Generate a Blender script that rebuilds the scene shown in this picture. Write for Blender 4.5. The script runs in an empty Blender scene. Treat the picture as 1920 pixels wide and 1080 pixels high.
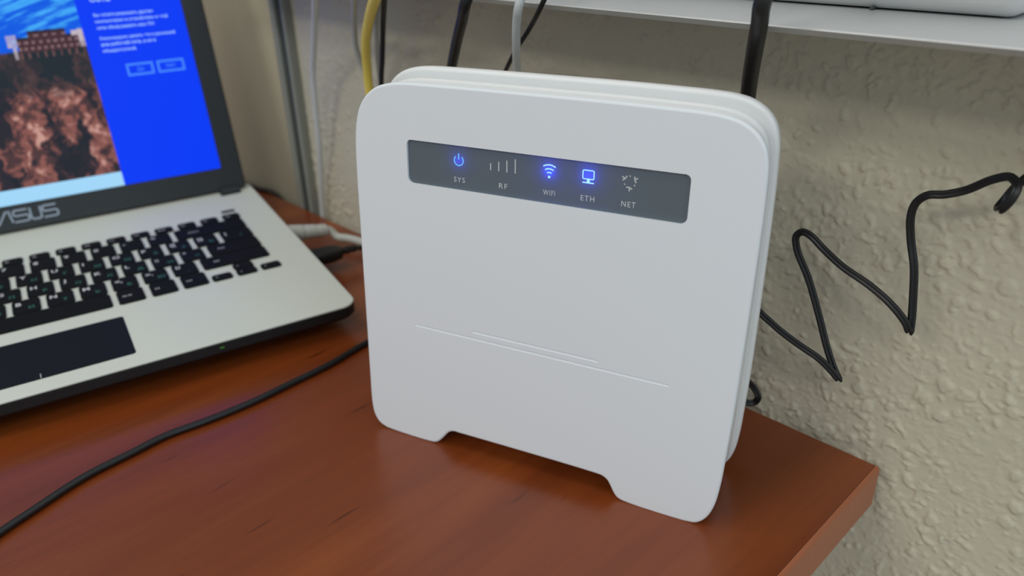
import bpy, bmesh, math, random
import numpy as np
from mathutils import Matrix, Vector
random.seed(7)
rng = np.random.default_rng(11)
S = bpy.context.scene
COL = S.collection

# ------------------------------------------------------------------ camera
CAM_LOC = (0.09005, -0.32799, 0.24637)
RIGHT = Vector((0.70286, 0.71097, -0.02245))
UP = Vector((-0.30355, 0.32834, 0.89445))
FWD = Vector((-0.64330, 0.62186, -0.44659))
cd = bpy.data.cameras.new('camera')
cam = bpy.data.objects.new('camera', cd)
COL.objects.link(cam)
cam.matrix_world = Matrix(((RIGHT.x, UP.x, -FWD.x, CAM_LOC[0]), (RIGHT.y, UP.y, -FWD.y, CAM_LOC[1]),
                           (RIGHT.z, UP.z, -FWD.z, CAM_LOC[2]), (0, 0, 0, 1)))
cd.sensor_width = 36.0
cd.lens = 1464.6 / 1920 * 36
cd.clip_start = 0.01
cd.dof.use_dof = True
cd.dof.focus_distance = 0.328
cd.dof.aperture_fstop = 8.0
S.camera = cam

# ------------------------------------------------------------------ world, lights, exposure
w = bpy.data.worlds.new('office_air')
S.world = w
w.use_nodes = True
w.node_tree.nodes['Background'].inputs[0].default_value = (0.93, 0.97, 1.0, 1)
w.node_tree.nodes['Background'].inputs[1].default_value = 0.38


def area_light(name, loc, target, sx, sy, power, color):
    d = bpy.data.lights.new(name, 'AREA')
    d.shape = 'RECTANGLE'
    d.size, d.size_y, d.energy, d.color = sx, sy, power, color
    o = bpy.data.objects.new(name, d)
    COL.objects.link(o)
    o.location = loc
    o.rotation_euler = (Vector(target) - Vector(loc)).to_track_quat('-Z', 'Y').to_euler()
    return o


area_light('ceiling_light', (-0.5, -2.7, 1.9), (-0.5, -2.7, 0), 1.2, 0.6, 25, (1.0, 0.95, 0.86))
area_light('ceiling_light', (1.3, -1.9, 1.9), (1.3, -1.9, 0), 1.2, 0.6, 20, (1.0, 0.97, 0.92))
area_light('ceiling_light', (-0.7, -0.75, 1.9), (-0.7, -0.75, 0), 1.2, 0.6, 9, (1.0, 0.96, 0.88))
area_light('daylight_window', (2.4, -0.6, 0.9), (0, -0.2, 0.1), 1.2, 1.4, 12, (0.60, 0.80, 1.0))
S.view_settings.view_transform = 'Standard'
S.view_settings.look = 'None'
S.view_settings.exposure = -0.08
S.view_settings.gamma = 1.0
S.view_settings.use_curve_mapping = False


# ------------------------------------------------------------------ helpers
def lin(r, g, b):
    f = lambda c: (c / 255 / 12.92) if c / 255 <= 0.04045 else ((c / 255 + 0.055) / 1.055) ** 2.4
    return (f(r), f(g), f(b), 1.0)


def mat(name, color, rough=0.5, spec=0.5, metal=0.0, coat=0.0, coat_rough=0.1, bump=None, emit=None, emit_strength=1.0):
    m = bpy.data.materials.new(name)
    m.use_nodes = True
    nt = m.node_tree
    p = nt.nodes['Principled BSDF']
    p.inputs['Base Color'].default_value = color
    p.inputs['Roughness'].default_value = rough
    p.inputs['Specular IOR Level'].default_value = spec
    p.inputs['Metallic'].default_value = metal
    p.inputs['Coat Weight'].default_value = coat
    p.inputs['Coat Roughness'].default_value = coat_rough
    if emit:
        p.inputs['Emission Color'].default_value = emit
        p.inputs['Emission Strength'].default_value = emit_strength
    if bump:
        scale, dist, strength = bump
        tc = nt.nodes.new('ShaderNodeTexCoord')
        n = nt.nodes.new('ShaderNodeTexNoise')
        n.inputs['Scale'].default_value = scale
        n.inputs['Detail'].default_value = 4
        b = nt.nodes.new('ShaderNodeBump')
        b.inputs['Distance'].default_value = dist
        b.inputs['Strength'].default_value = strength
        nt.links.new(tc.outputs['Object'], n.inputs['Vector'])
        nt.links.new(n.outputs['Fac'], b.inputs['Height'])
        nt.links.new(b.outputs['Normal'], p.inputs['Normal'])
    return m


def empty(name, matrix, label=None, cat=None, group=None, kind=None):
    o = bpy.data.objects.new(name, None)
    COL.objects.link(o)
    o.matrix_world = matrix
    o.empty_display_size = 0.02
    tag(o, label, cat, group, kind)
    return o


def tag(o, label=None, cat=None, group=None, kind=None):
    for k, v in (('label', label), ('category', cat), ('group', group), ('kind', kind)):
        if v:
            o[k] = v
    return o


def link(name, me, m, parent=None):
    o = bpy.data.objects.new(name, me)
    COL.objects.link(o)
    for mm in (m if isinstance(m, (list, tuple)) else [m]):
        if len(me.materials) < (len(m) if isinstance(m, (list, tuple)) else 1):
            me.materials.append(mm)
    if parent:
        o.parent = parent
    return o


def mesh(name, verts, faces, m, parent=None, smooth=False, sharp=None):
    me = bpy.data.meshes.new(name)
    me.from_pydata([tuple(v) for v in verts], [], faces)
    bm = bmesh.new()
    bm.from_mesh(me)
    bmesh.ops.recalc_face_normals(bm, faces=bm.faces)
    bm.to_mesh(me)
    bm.free()
    if smooth:
        me.polygons.foreach_set('use_smooth', [True] * len(me.polygons))
        if sharp:
            me.set_sharp_from_angle(angle=math.radians(sharp))
        for p in me.polygons:
            if len(p.vertices) > 6:
                p.use_smooth = False      # flat caps
    return link(name, me, m, parent)


def loft(rings, cap0=True, cap1=True, closed=True):
    n = len(rings[0])
    V = [tuple(p) for r in rings for p in r]
    F = []
    for i in range(len(rings) - 1):
        for j in range(n if closed else n - 1):
            k = (j + 1) % n
            F.append((i * n + j, i * n + k, (i + 1) * n + k, (i + 1) * n + j))
    if cap0:
        F.append(tuple(range(n))[::-1])
    if cap1:
        F.append(tuple((len(rings) - 1) * n + j for j in range(n)))
    return V, F


def catmull(P, per=8, closed=False):
    P = [np.array(p, float) for p in P]
    n = len(P)
    out = []
    segs = n if closed else n - 1
    for i in range(segs):
        p1, p2 = P[i], P[(i + 1) % n]
        p0 = P[(i - 1) % n] if (closed or i > 0) else 2 * p1 - p2
        p3 = P[(i + 2) % n] if (closed or i + 2 < n) else 2 * p2 - p1
        # centripetal
        d = lambda a, b: max(np.linalg.norm(a - b) ** 0.5, 1e-6)
        t0 = 0; t1 = d(p0, p1); t2 = t1 + d(p1, p2); t3 = t2 + d(p2, p3)
        for k in range(per):
            t = t1 + (t2 - t1) * k / per
            A1 = (t1 - t) / (t1 - t0) * p0 + (t - t0) / (t1 - t0) * p1
            A2 = (t2 - t) / (t2 - t1) * p1 + (t - t1) / (t2 - t1) * p2
            A3 = (t3 - t) / (t3 - t2) * p2 + (t - t2) / (t3 - t2) * p3
            B1 = (t2 - t) / (t2 - t0) * A1 + (t - t0) / (t2 - t0) * A2
            B2 = (t3 - t) / (t3 - t1) * A2 + (t - t1) / (t3 - t1) * A3
            out.append((t2 - t) / (t2 - t1) * B1 + (t - t1) / (t2 - t1) * B2)
    if not closed:
        out.append(P[-1])
    return out


def sweep(pts, profile, ref=None):
    """profile: function(i, n) -> list of (a, b); swept with a reference axis or parallel transport"""
    pts = [np.array(p, float) for p in pts]
    n = len(pts)
    T = []
    for i in range(n):
        t = pts[min(i + 1, n - 1)] - pts[max(i - 1, 0)]
        T.append(t / (np.linalg.norm(t) + 1e-12))
    rings = []
    N = None
    for i in range(n):
        if ref is not None:
            nn = np.cross(T[i], ref)
            if np.linalg.norm(nn) < 0.15 and N is not None:
                nn = N - T[i] * (N @ T[i])
            if N is not None and nn @ N < 0:
                nn = -nn
            if N is not None:
                nn = nn / np.linalg.norm(nn) * 0.6 + N * 0.4
                nn = nn - T[i] * (nn @ T[i])
        elif N is None:
            a = np.array((0, 0, 1.0)) if abs(T[i][2]) < 0.9 else np.array((1.0, 0, 0))
            nn = np.cross(T[i], a)
        else:
            nn = N - T[i] * (N @ T[i])
        N = nn / np.linalg.norm(nn)
        B = np.cross(T[i], N)
        rings.append([pts[i] + N * a + B * b for a, b in profile(i, n)])
    return loft(rings)


def circ(r, k=12):
    return [(r * math.cos(2 * math.pi * j / k), r * math.sin(2 * math.pi * j / k)) for j in range(k)]


def tube(name, P, r, m, parent=None, per=8, k=12):
    V, F = sweep(catmull(P, per), lambda i, n: circ(r, k))
    return mesh(name, V, F, m, parent, smooth=True, sharp=60)


def box(name, lo, hi, m, parent=None, bevel=0.0, seg=2):
    bm = bmesh.new()
    bmesh.ops.create_cube(bm, size=1)
    for v in bm.verts:
        v.co = [lo[i] + (v.co[i] + 0.5) * (hi[i] - lo[i]) for i in range(3)]
    if bevel:
        bmesh.ops.bevel(bm, geom=bm.edges[:], offset=bevel, segments=seg, affect='EDGES', profile=0.5)
    me = bpy.data.meshes.new(name)
    bm.to_mesh(me)
    bm.free()
    if bevel:
        me.polygons.foreach_set('use_smooth', [True] * len(me.polygons))
        me.set_sharp_from_angle(angle=math.radians(50))
        for p in me.polygons:
            p.use_smooth = max(abs(c) for c in p.normal) < 0.9999
    return link(name, me, m, parent)


def rrect(x0, x1, y0, y1, r, seg=6):
    """rounded rectangle outline, counter-clockwise; r scalar or (bl, br, tr, tl)"""
    if not isinstance(r, (list, tuple)):
        r = (r,) * 4
    out = []
    for (cx, cy, a0, rr) in ((x0, y0, 180, r[0]), (x1, y0, 270, r[1]), (x1, y1, 0, r[2]), (x0, y1, 90, r[3])):
        ox = cx + rr if cx == x0 else cx - rr
        oy = cy + rr if cy == y0 else cy - rr
        for k in range(seg + 1):
            a = math.radians(a0 + 90 * k / seg)
            out.append((ox + rr * math.cos(a), oy + rr * math.sin(a)))
    return out


def inset_loop(P, d):
    """inset a CCW closed 2D loop by d using averaged normals"""
    n = len(P)
    out = []
    for i in range(n):
        a, b = np.array(P[i - 1]), np.array(P[(i + 1) % n])
        t = b - a
        t = t / (np.linalg.norm(t) + 1e-12)
        out.append((P[i][0] - t[1] * d, P[i][1] + t[0] * d))
    return out


TXT = {}


def text_geo(s, bold=0.0, ext=0.0, space=1.0):
    key = (s, bold, ext, space)
    if key not in TXT:
        c = bpy.data.curves.new('lettering', 'FONT')
        c.body = s
        c.size = 1.0
        c.offset = bold
        c.extrude = ext
        c.space_character = space
        c.resolution_u = 3
        o = bpy.data.objects.new('lettering', c)
        COL.objects.link(o)
        dg = bpy.context.evaluated_depsgraph_get()
        me = o.evaluated_get(dg).to_mesh()
        V = np.array([v.co[:] for v in me.vertices]) if len(me.vertices) else np.zeros((0, 3))
        F = [tuple(p.vertices) for p in me.polygons]
        o.evaluated_get(dg).to_mesh_clear()
        bpy.data.objects.remove(o)
        bpy.data.curves.remove(c)
        TXT[key] = (V, F)
    return TXT[key]


def text_fit(s, x0, x1, y0=None, y1=None, baseline=None, bold=0.0, space=1.0):
    """2D verts & faces of s fitted to a box (or to a width on a baseline)"""
    V, F = text_geo(s, bold, 0.0, space)
    V = V.copy()
    a, b = V.min(0), V.max(0)
    sx = (x1 - x0) / (b[0] - a[0])
    X = x0 + (V[:, 0] - a[0]) * sx
    if baseline is not None:
        Y = baseline + V[:, 1] * sx
    else:
        Y = y0 + (V[:, 1] - a[1]) * (y1 - y0) / (b[1] - a[1])
    return list(zip(X, Y)), F


def stroke2d(P, wd, closed=False):
    """flat stroked polyline -> 2D verts, quads"""
    P = [np.array(p, float) for p in P]
    n = len(P)
    V, F = [], []
    for i in range(n):
        p = P[i]
        a = P[(i - 1) % n] if (closed or i > 0) else None
        b = P[(i + 1) % n] if (closed or i < n - 1) else None
        t1 = (p - a) / np.linalg.norm(p - a) if a is not None else None
        t2 = (b - p) / np.linalg.norm(b - p) if b is not None else None
        if t1 is None: t1 = t2
        if t2 is None: t2 = t1
        t = t1 + t2
        t = t / (np.linalg.norm(t) + 1e-9)
        nn = np.array((-t[1], t[0]))
        c = max(0.5, abs(nn @ np.array((-t1[1], t1[0]))))
        V += [tuple(p + nn * wd / 2 / c), tuple(p - nn * wd / 2 / c)]
    for i in range(n if closed else n - 1):
        j = (i + 1) % n
        F.append((2 * i, 2 * i + 1, 2 * j + 1, 2 * j))
    return V, F


def disc2d(c, r, k=14):
    return [(c[0] + r * math.cos(2 * math.pi * i / k), c[1] + r * math.sin(2 * math.pi * i / k)) for i in range(k)], [tuple(range(k))]


def merge(*parts):
    V, F = [], []
    for v, f in parts:
        o = len(V)
        V += list(v)
        F += [tuple(i + o for i in q) for q in f]
    return V, F


def arc(c, r, a0, a1, k=14):
    return [(c[0] + r * math.cos(math.radians(a0 + (a1 - a0) * i / k)), c[1] + r * math.sin(math.radians(a0 + (a1 - a0) * i / k))) for i in range(k + 1)]


def solid(VF, place, thick):
    """extrude flat 2D geometry into a thin solid: place(x, y, height)"""
    V, F = VF
    n = len(V)
    VV = [place(x, y, thick) for x, y in V] + [place(x, y, 0.0) for x, y in V]
    cnt = {}
    for f in F:
        for a, b in zip(f, f[1:] + f[:1]):
            cnt[(a, b)] = 1
    FF = list(F)
    for f in F:
        for a, b in zip(f, f[1:] + f[:1]):
            if (b, a) not in cnt:
                FF.append((b, a, a + n, b + n))
    return VV, FF


# ------------------------------------------------------------------ materials
def plaster_material():
    m = mat('beige_plaster', lin(205, 199, 178), rough=0.75, spec=0.3)
    nt = m.node_tree
    p = nt.nodes['Principled BSDF']
    tc = nt.nodes.new('ShaderNodeTexCoord')
    n = nt.nodes.new('ShaderNodeTexNoise')
    n.inputs['Scale'].default_value = 9
    n.inputs['Detail'].default_value = 3
    cr = nt.nodes.new('ShaderNodeValToRGB')
    cr.color_ramp.elements[0].position = 0.3
    cr.color_ramp.elements[0].color = lin(206, 202, 180)
    cr.color_ramp.elements[1].position = 0.7
    cr.color_ramp.elements[1].color = lin(214, 209, 188)
    nt.links.new(tc.outputs['Object'], n.inputs['Vector'])
    nt.links.new(n.outputs['Fac'], cr.inputs['Fac'])
    nt.links.new(cr.outputs['Color'], p.inputs['Base Color'])
    n2 = nt.nodes.new('ShaderNodeTexNoise')
    n2.inputs['Scale'].default_value = 420
    n2.inputs['Detail'].default_value = 3
    b = nt.nodes.new('ShaderNodeBump')
    b.inputs['Distance'].default_value = 0.0004
    b.inputs['Strength'].default_value = 0.5
    nt.links.new(tc.outputs['Object'], n2.inputs['Vector'])
    nt.links.new(n2.outputs['Fac'], b.inputs['Height'])
    nt.links.new(b.outputs['Normal'], p.inputs['Normal'])
    return m


def wood_material():
    m = mat('reddish_wood_laminate', lin(110, 55, 30), rough=0.28, spec=0.62)
    nt = m.node_tree
    p = nt.nodes['Principled BSDF']
    tc = nt.nodes.new('ShaderNodeTexCoord')
    mp = nt.nodes.new('ShaderNodeMapping')
    mp.inputs['Rotation'].default_value = (0, 0, math.radians(9))
    mp.inputs['Scale'].default_value = (13, 1.6, 1)
    n = nt.nodes.new('ShaderNodeTexNoise')
    n.inputs['Scale'].default_value = 1.0
    n.inputs['Detail'].default_value = 5
    n.inputs['Distortion'].default_value = 1.2
    cr = nt.nodes.new('ShaderNodeValToRGB')
    e = cr.color_ramp.elements
    e[0].position = 0.25; e[0].color = lin(108, 47, 16)
    e[1].position = 0.75; e[1].color = lin(150, 78, 32)
    k = e.new(0.5); k.color = lin(128, 60, 22)
    # fine fibres
    mp2 = nt.nodes.new('ShaderNodeMapping')
    mp2.inputs['Rotation'].default_value = (0, 0, math.radians(11))
    mp2.inputs['Scale'].default_value = (260, 14, 1)
    n2 = nt.nodes.new('ShaderNodeTexNoise')
    n2.inputs['Scale'].default_value = 1.0
    n2.inputs['Detail'].default_value = 3
    mx = nt.nodes.new('ShaderNodeMix')
    mx.data_type = 'RGBA'
    mx.blend_type = 'MULTIPLY'
    mx.inputs[0].default_value = 0.28
    cr2 = nt.nodes.new('ShaderNodeValToRGB')
    cr2.color_ramp.elements[0].position = 0.35; cr2.color_ramp.elements[0].color = (0.72, 0.70, 0.68, 1)
    cr2.color_ramp.elements[1].position = 0.6; cr2.color_ramp.elements[1].color = (1, 1, 1, 1)
    # rare short dark flecks of grain
    mp3 = nt.nodes.new('ShaderNodeMapping')
    mp3.inputs['Rotation'].default_value = (0, 0, math.radians(14))
    mp3.inputs['Scale'].default_value = (210, 26, 1)
    n3 = nt.nodes.new('ShaderNodeTexNoise')
    n3.inputs['Scale'].default_value = 1.0
    n3.inputs['Detail'].default_value = 1
    cr3 = nt.nodes.new('ShaderNodeValToRGB')
    cr3.color_ramp.elements[0].position = 0.73; cr3.color_ramp.elements[0].color = (1, 1, 1, 1)
    cr3.color_ramp.elements[1].position = 0.80; cr3.color_ramp.elements[1].color = (0.5, 0.45, 0.45, 1)
    mx3 = nt.nodes.new('ShaderNodeMix')
    mx3.data_type = 'RGBA'
    mx3.blend_type = 'MULTIPLY'
    mx3.inputs[0].default_value = 1.0
    L = nt.links.new
    for a in (mp, mp2, mp3):
        L(tc.outputs['Object'], a.inputs['Vector'])
    L(mp.outputs[0], n.inputs['Vector']); L(mp2.outputs[0], n2.inputs['Vector']); L(mp3.outputs[0], n3.inputs['Vector'])
    L(n.outputs['Fac'], cr.inputs['Fac']); L(n2.outputs['Fac'], cr2.inputs['Fac']); L(n3.outputs['Fac'], cr3.inputs['Fac'])
    L(cr.outputs['Color'], mx.inputs[6]); L(cr2.outputs['Color'], mx.inputs[7])
    L(mx.outputs[2], mx3.inputs[6]); L(cr3.outputs['Color'], mx3.inputs[7])
    L(mx3.outputs[2], p.inputs['Base Color'])
    # orange-peel of the laminate
    n4 = nt.nodes.new('ShaderNodeTexNoise')
    n4.inputs['Scale'].default_value = 900
    b = nt.nodes.new('ShaderNodeBump')
    b.inputs['Distance'].default_value = 0.0001
    b.inputs['Strength'].default_value = 0.35
    L(tc.outputs['Object'], n4.inputs['Vector']); L(n4.outputs['Fac'], b.inputs['Height']); L(b.outputs['Normal'], p.inputs['Normal'])
    return m


M_PLASTER = plaster_material()
M_SMOOTH_WALL = mat('smooth_olive_paint', lin(186, 179, 156), rough=0.6, spec=0.3, bump=(14, 0.002, 0.1))
M_TRIM_LIGHT = mat('grey_trim_paint', lin(140, 144, 136), rough=0.4)
M_TRIM_DARK = mat('dark_trim_groove', lin(58, 68, 67), rough=0.6)
M_FLOOR = mat('grey_linoleum', lin(150, 145, 135), rough=0.5, bump=(30, 0.001, 0.2))
M_SILL = mat('white_sill_laminate', lin(196, 199, 199), rough=0.2, spec=0.5)
M_WOOD = wood_material()
M_BAND = mat('tan_edge_band', lin(168, 100, 68), rough=0.4, spec=0.5, bump=(300, 0.0002, 0.25))
M_ROUTER = mat('white_router_plastic', lin(233, 240, 245), rough=0.42, spec=0.35)
M_ROUTER_EDGE = mat('white_router_gloss', lin(236, 239, 239), rough=0.3, spec=0.45)
M_ICON_OFF = mat('grey_print', lin(206, 212, 212), rough=0.5)
M_PRINT = mat('pale_grey_print', lin(216, 222, 226), rough=0.5)
M_ICON_ON = mat('lit_blue_icon', lin(20, 40, 120), rough=0.5, emit=(0.16, 0.50, 1.0, 1), emit_strength=1.0)
M_ICON_HOT = mat('lit_pale_blue_icon', lin(20, 40, 120), rough=0.5, emit=(0.36, 0.75, 1.0, 1), emit_strength=1.25)
M_BLACK_CABLE = mat('black_rubber', lin(22, 24, 26), rough=0.38, spec=0.5)
M_BLACK_MATTE = mat('black_matte_rubber', lin(20, 20, 21), rough=0.5, spec=0.4)
M_WHITE_CABLE = mat('white_cable_jacket', lin(214, 220, 220), rough=0.4)
M_GREY_CABLE = mat('grey_cable_jacket', lin(176, 182, 182), rough=0.45)
M_BEIGE_CABLE = mat('light_grey_cable_jacket', lin(192, 196, 188), rough=0.45)
M_YELLOW = mat('yellow_cable_jacket', lin(250, 228, 104), rough=0.4)
M_DECK = mat('white_laptop_deck', lin(216, 222, 212), rough=0.42, spec=0.4, bump=(1800, 0.00003, 0.2))
M_LAPTOP_BLACK = mat('black_laptop_plastic', lin(20, 20, 21), rough=0.45)
M_BEZEL = mat('charcoal_bezel', lin(44, 49, 52), rough=0.5, spec=0.4)
M_KEY = mat('black_key_plastic', lin(21, 23, 25), rough=0.7, spec=0.12)
M_LEGEND_W = mat('white_legend_print', lin(215, 218, 222), rough=0.5)
M_LEGEND_G = mat('green_legend_print', lin(48, 112, 92), rough=0.5)
M_PAD = mat('dark_touchpad', lin(17, 20, 26), rough=0.55, spec=0.2)
M_CHROME = mat('silver_logo', lin(140, 145, 150), rough=0.35, metal=0.7)
M_LED_GREEN = mat('green_status_lamp', lin(30, 90, 30), emit=(0.2, 0.6, 0.1, 1), emit_strength=0.12)


def emission(name, color, strength=1.0):
    return mat(name, (0.004, 0.004, 0.004, 1), rough=0.5, spec=0.1, emit=color, emit_strength=strength)


# ------------------------------------------------------------------ setting
WALL_Y = 0.0095


def vnoise(x, y, seed):
    """smooth value noise, numpy"""
    xi, yi = np.floor(x).astype(np.int64), np.floor(y).astype(np.int64)
    fx, fy = x - xi, y - yi
    fx = fx * fx * fx * (fx * (fx * 6 - 15) + 10)
    fy = fy * fy * fy * (fy * (fy * 6 - 15) + 10)

    def h(a, b):
        v = (a * 374761393 + b * 668265263 + seed * 974634777) & 0xFFFFFFFF
        v = ((v ^ (v >> 13)) * 1274126177) & 0xFFFFFFFF
        return ((v ^ (v >> 16)) & 0xFFFFFF) / float(0xFFFFFF)
    return (h(xi, yi) * (1 - fx) + h(xi + 1, yi) * fx) * (1 - fy) + (h(xi, yi + 1) * (1 - fx) + h(xi + 1, yi + 1) * fx) * fy


def fbm(x, y, seed, oct=4, gain=0.5):
    s, a, t = 0, 1, 0
    for o in range(oct):
        s = s + a * vnoise(x * 2 ** o + 17.3 * o, y * 2 ** o - 9.1 * o, seed + o)
        t += a
        a *= gain
    return s / t


def smooth(a, b, v):
    t = np.clip((v - a) / (b - a), 0, 1)
    return t * t * (3 - 2 * t)


def grid_mesh(name, X, Y, Z, m, smooth_shade=True):
    """X, Y, Z: 2D arrays -> quad grid mesh"""
    r, c = X.shape
    me = bpy.data.meshes.new(name)
    me.vertices.add(r * c)
    me.vertices.foreach_set('co', np.stack([X, Y, Z], -1).astype(np.float32).ravel())
    i = np.arange(r * c).reshape(r, c)
    q = np.stack([i[:-1, :-1], i[:-1, 1:], i[1:, 1:], i[1:, :-1]], -1).reshape(-1, 4)
    me.loops.add(q.size)
    me.loops.foreach_set('vertex_index', q.ravel().astype(np.int32))
    me.polygons.add(len(q))
    me.polygons.foreach_set('loop_start', (np.arange(len(q)) * 4).astype(np.int32))
    me.polygons.foreach_set('use_smooth', np.full(len(q), smooth_shade))
    me.update(calc_edges=True)
    me.validate()
    return link(name, me, m)


def build_wall():
    xs = np.concatenate([np.linspace(-0.5060, 0.22, 900), [0.3, 0.6, 1.0, 1.6]])
    zs = np.concatenate([[-0.75, -0.6, -0.45], np.linspace(-0.32, 0.1993, 650)])
    X, Z = np.meshgrid(xs, zs)
    # trowelled splatter: fine crumbs, medium scabs and some large flattened droplets
    wx = (fbm(X * 160, Z * 160, 3, 2) - 0.5) * 0.006
    wz = (fbm(X * 160, Z * 160, 7, 2) - 0.5) * 0.006
    b = fbm((X + wx) * 260, (Z + wz) * 300, 31, 2)
    c = fbm(X * 38, Z * 38, 41, 3)
    d4 = fbm((X + wx) * 480, (Z + wz) * 520, 51, 2)
    H = 0.00022 * c + 0.00060 * smooth(0.60, 0.70, b) * (0.35 + 0.9 * smooth(0.35, 0.65, c)) + 0.00022 * smooth(0.55, 0.75, d4)
    nb = 5200
    for k in range(nb):
        cx, cz = rng.uniform(-0.49, 0.2), rng.uniform(-0.3, 0.2)
        la = 0.0009 + 0.0034 * rng.random() ** 3.2
        lb = la * rng.uniform(0.45, 0.95)
        th = rng.uniform(0.4, 2.8)
        hh = rng.uniform(0.00025, 0.0007) + 0.13 * la
        j0, j1 = np.searchsorted(xs, (cx - 2 * la, cx + 2 * la))
        i0, i1 = np.searchsorted(zs, (cz - 2 * la, cz + 2 * la))
        sx, sz = X[i0:i1, j0:j1] - cx, Z[i0:i1, j0:j1] - cz
        u = (sx * math.cos(th) + sz * math.sin(th)) / la
        v = (-sx * math.sin(th) + sz * math.cos(th)) / lb
        d = np.sqrt(u * u + v * v) + 0.7 * (b[i0:i1, j0:j1] - 0.5)
        H[i0:i1, j0:j1] = np.maximum(H[i0:i1, j0:j1], H[i0:i1, j0:j1] * 0.4 + hh * (1 - smooth(0.55, 1.0, d)))
    fade = ((X < 0.22) & (Z > -0.321)).astype(float)
    o = grid_mesh('wall_back', X, WALL_Y - H * fade, Z, M_PLASTER)
    tag(o, kind='structure')


build_wall()
tag(box('wall_left', (-1.8, 0.0065, -0.75), (-0.526, 0.02, 1.95), M_SMOOTH_WALL), kind='structure')
t = empty('trim_1', Matrix.Translation((-0.51, 0.004, -0.75)), kind='structure')
box('light_strip', (-0.0155, -0.004, 0), (-0.0080, 0.010, 0.949), M_TRIM_LIGHT, t, 0.0015)
box('dark_groove', (-0.0080, 0.0, 0), (0.0004, 0.010, 0.949), M_TRIM_DARK, t)
box('edge_strip', (0.0004, -0.003, 0), (0.0052, 0.010, 0.949), M_TRIM_LIGHT, t, 0.0015)
tag(box('floor', (-1.8, -3.5, -0.77), (2.2, 0.02, -0.75), M_FLOOR), kind='structure')
win = empty('window_1', Matrix.Translation((0, 0, 0.2)), kind='structure')
# sill: thin nose in front, board running back into the window reveal
prof = [(-0.0455, -0.0006), (-0.0498, 0.0020), (-0.0494, 0.0025), (0.32, 0.0025), (0.32, -0.0006)]
V, F = loft([[(x, y, z) for y, z in prof] for x in (-0.524, 1.6)])
mesh('window_sill', V, F, M_SILL, win)
M_DAY = mat('overcast_daylight_pane', lin(30, 32, 35), rough=0.1, emit=(1.0, 0.97, 0.92, 1), emit_strength=1.0)
for i, (a, b) in enumerate(((-0.52, -0.45), (0.30, 0.38), (1.13, 1.20))):
    box('window_frame', (a, 0.22, 0.0027), (b, 0.28, 1.40), M_SILL, win, 0.004)
for i, (a, b) in enumerate(((-0.45, 0.30), (0.38, 1.13))):
    for c, d in ((0.0027, 0.07), (1.33, 1.40)):
        box('window_frame', (a, 0.225, c), (b, 0.275, d), M_SILL, win, 0.004)
    box('window_pane', (a, 0.247, 0.07), (b, 0.253, 1.33), M_DAY, win)

# ------------------------------------------------------------------ desk
desk = empty('desk', Matrix.Translation((-0.6, -0.31, -0.75)),
             'reddish brown laminate desk with tan edge band, pushed against the textured wall', 'desk')
DO = Vector((0.6, 0.31, 0.75))


def shift(lo, hi):
    return tuple(Vector(lo) + DO), tuple(Vector(hi) + DO)


box('desktop', *shift((-1.45, -0.62, -0.0235), (-0.002, 0, 0)), M_WOOD, desk, 0.0006, 2)
prof = [(-0.002, -0.0235), (-0.0006, -0.0235), (0.0, -0.0228), (0.0, -0.0022), (-0.0003, -0.0010), (-0.0010, -0.0002), (-0.002, 0.00012)]
V, F = loft([[tuple(Vector((x, y, z)) + DO) for x, z in prof] for y in (-0.62, -0.0375, -0.0372, -0.0369, -0.0003, 0)])
eb = mesh('edge_band', V, F, M_BAND, desk, smooth=True, sharp=40)
tag(eb, 'tan plastic edge band along the short right edge of the desk')
for x in (-1.38, -0.42):
    box('side_panel', *shift((x, -0.58, -0.75), (x + 0.022, -0.02, -0.0235)), M_WOOD, desk)

# ------------------------------------------------------------------ router
RYAW, LEAN = 0.32305, 0.075
RM = Matrix.Translation((-0.11775, -0.11843, 0.0)) @ Matrix.Rotation(RYAW, 4, 'Z')
router = empty('wifi_router', RM, 'white upright router with a lit grey indicator strip, standing on the desk corner', 'router')
cL, sL = math.cos(LEAN), math.sin(LEAN)


def fp(u, s, d=0.0):
    """front plate frame: u across, s up the leaning face, d behind the face"""
    return (u, s * sL + d * cL, s * cL - d * sL)


BL = -0.050
cB, sB = math.cos(BL), math.sin(BL)


def bp(u, s, d=0.0):
    """back plate frame (leans the other way)"""
    return (u, 0.0445 + s * sB + d * cB, 0.0006 + s * cB - d * sB)


right = [(0.0, 0.1780), (0.0263, 0.1779), (0.0514, 0.1775), (0.0650, 0.1771), (0.0725, 0.1764), (0.0785, 0.1749), (0.0840, 0.1717), (0.0877, 0.1672),
         (0.0896, 0.1612), (0.0903, 0.150), (0.0905, 0.134), (0.0904, 0.11), (0.0901, 0.083), (0.0896, 0.055), (0.0888, 0.034),
         (0.0882, 0.022), (0.0868, 0.0112), (0.0845, 0.0050), (0.0815, 0.0014), (0.0785, 0.0)]
notch = [(0.0470, 0.0), (0.0438, 0.0010), (0.0420, 0.0030), (0.0402, 0.0062), (0.0385, 0.0088), (0.0360, 0.0102), (0.0330, 0.0105),
         (-0.0390, 0.0101), (-0.0425, 0.0100), (-0.0452, 0.0086), (-0.0476, 0.0058), (-0.0500, 0.0028), (-0.0522, 0.0008), (-0.0550, 0.0)]
left = [(-0.0795, 0.0), (-0.0840, 0.0006), (-0.0878, 0.0026), (-0.0904, 0.0068), (-0.0915, 0.0130), (-0.0917, 0.0303), (-0.0917, 0.0546), (-0.0917, 0.0833), (-0.0917, 0.1105),
        (-0.0917, 0.1337), (-0.0913, 0.1490), (-0.0902, 0.1580), (-0.0878, 0.1655), (-0.0838, 0.1710), (-0.0785, 0.1748),
        (-0.0725, 0.1767), (-0.0650, 0.1777), (-0.0500, 0.1780)]


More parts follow.
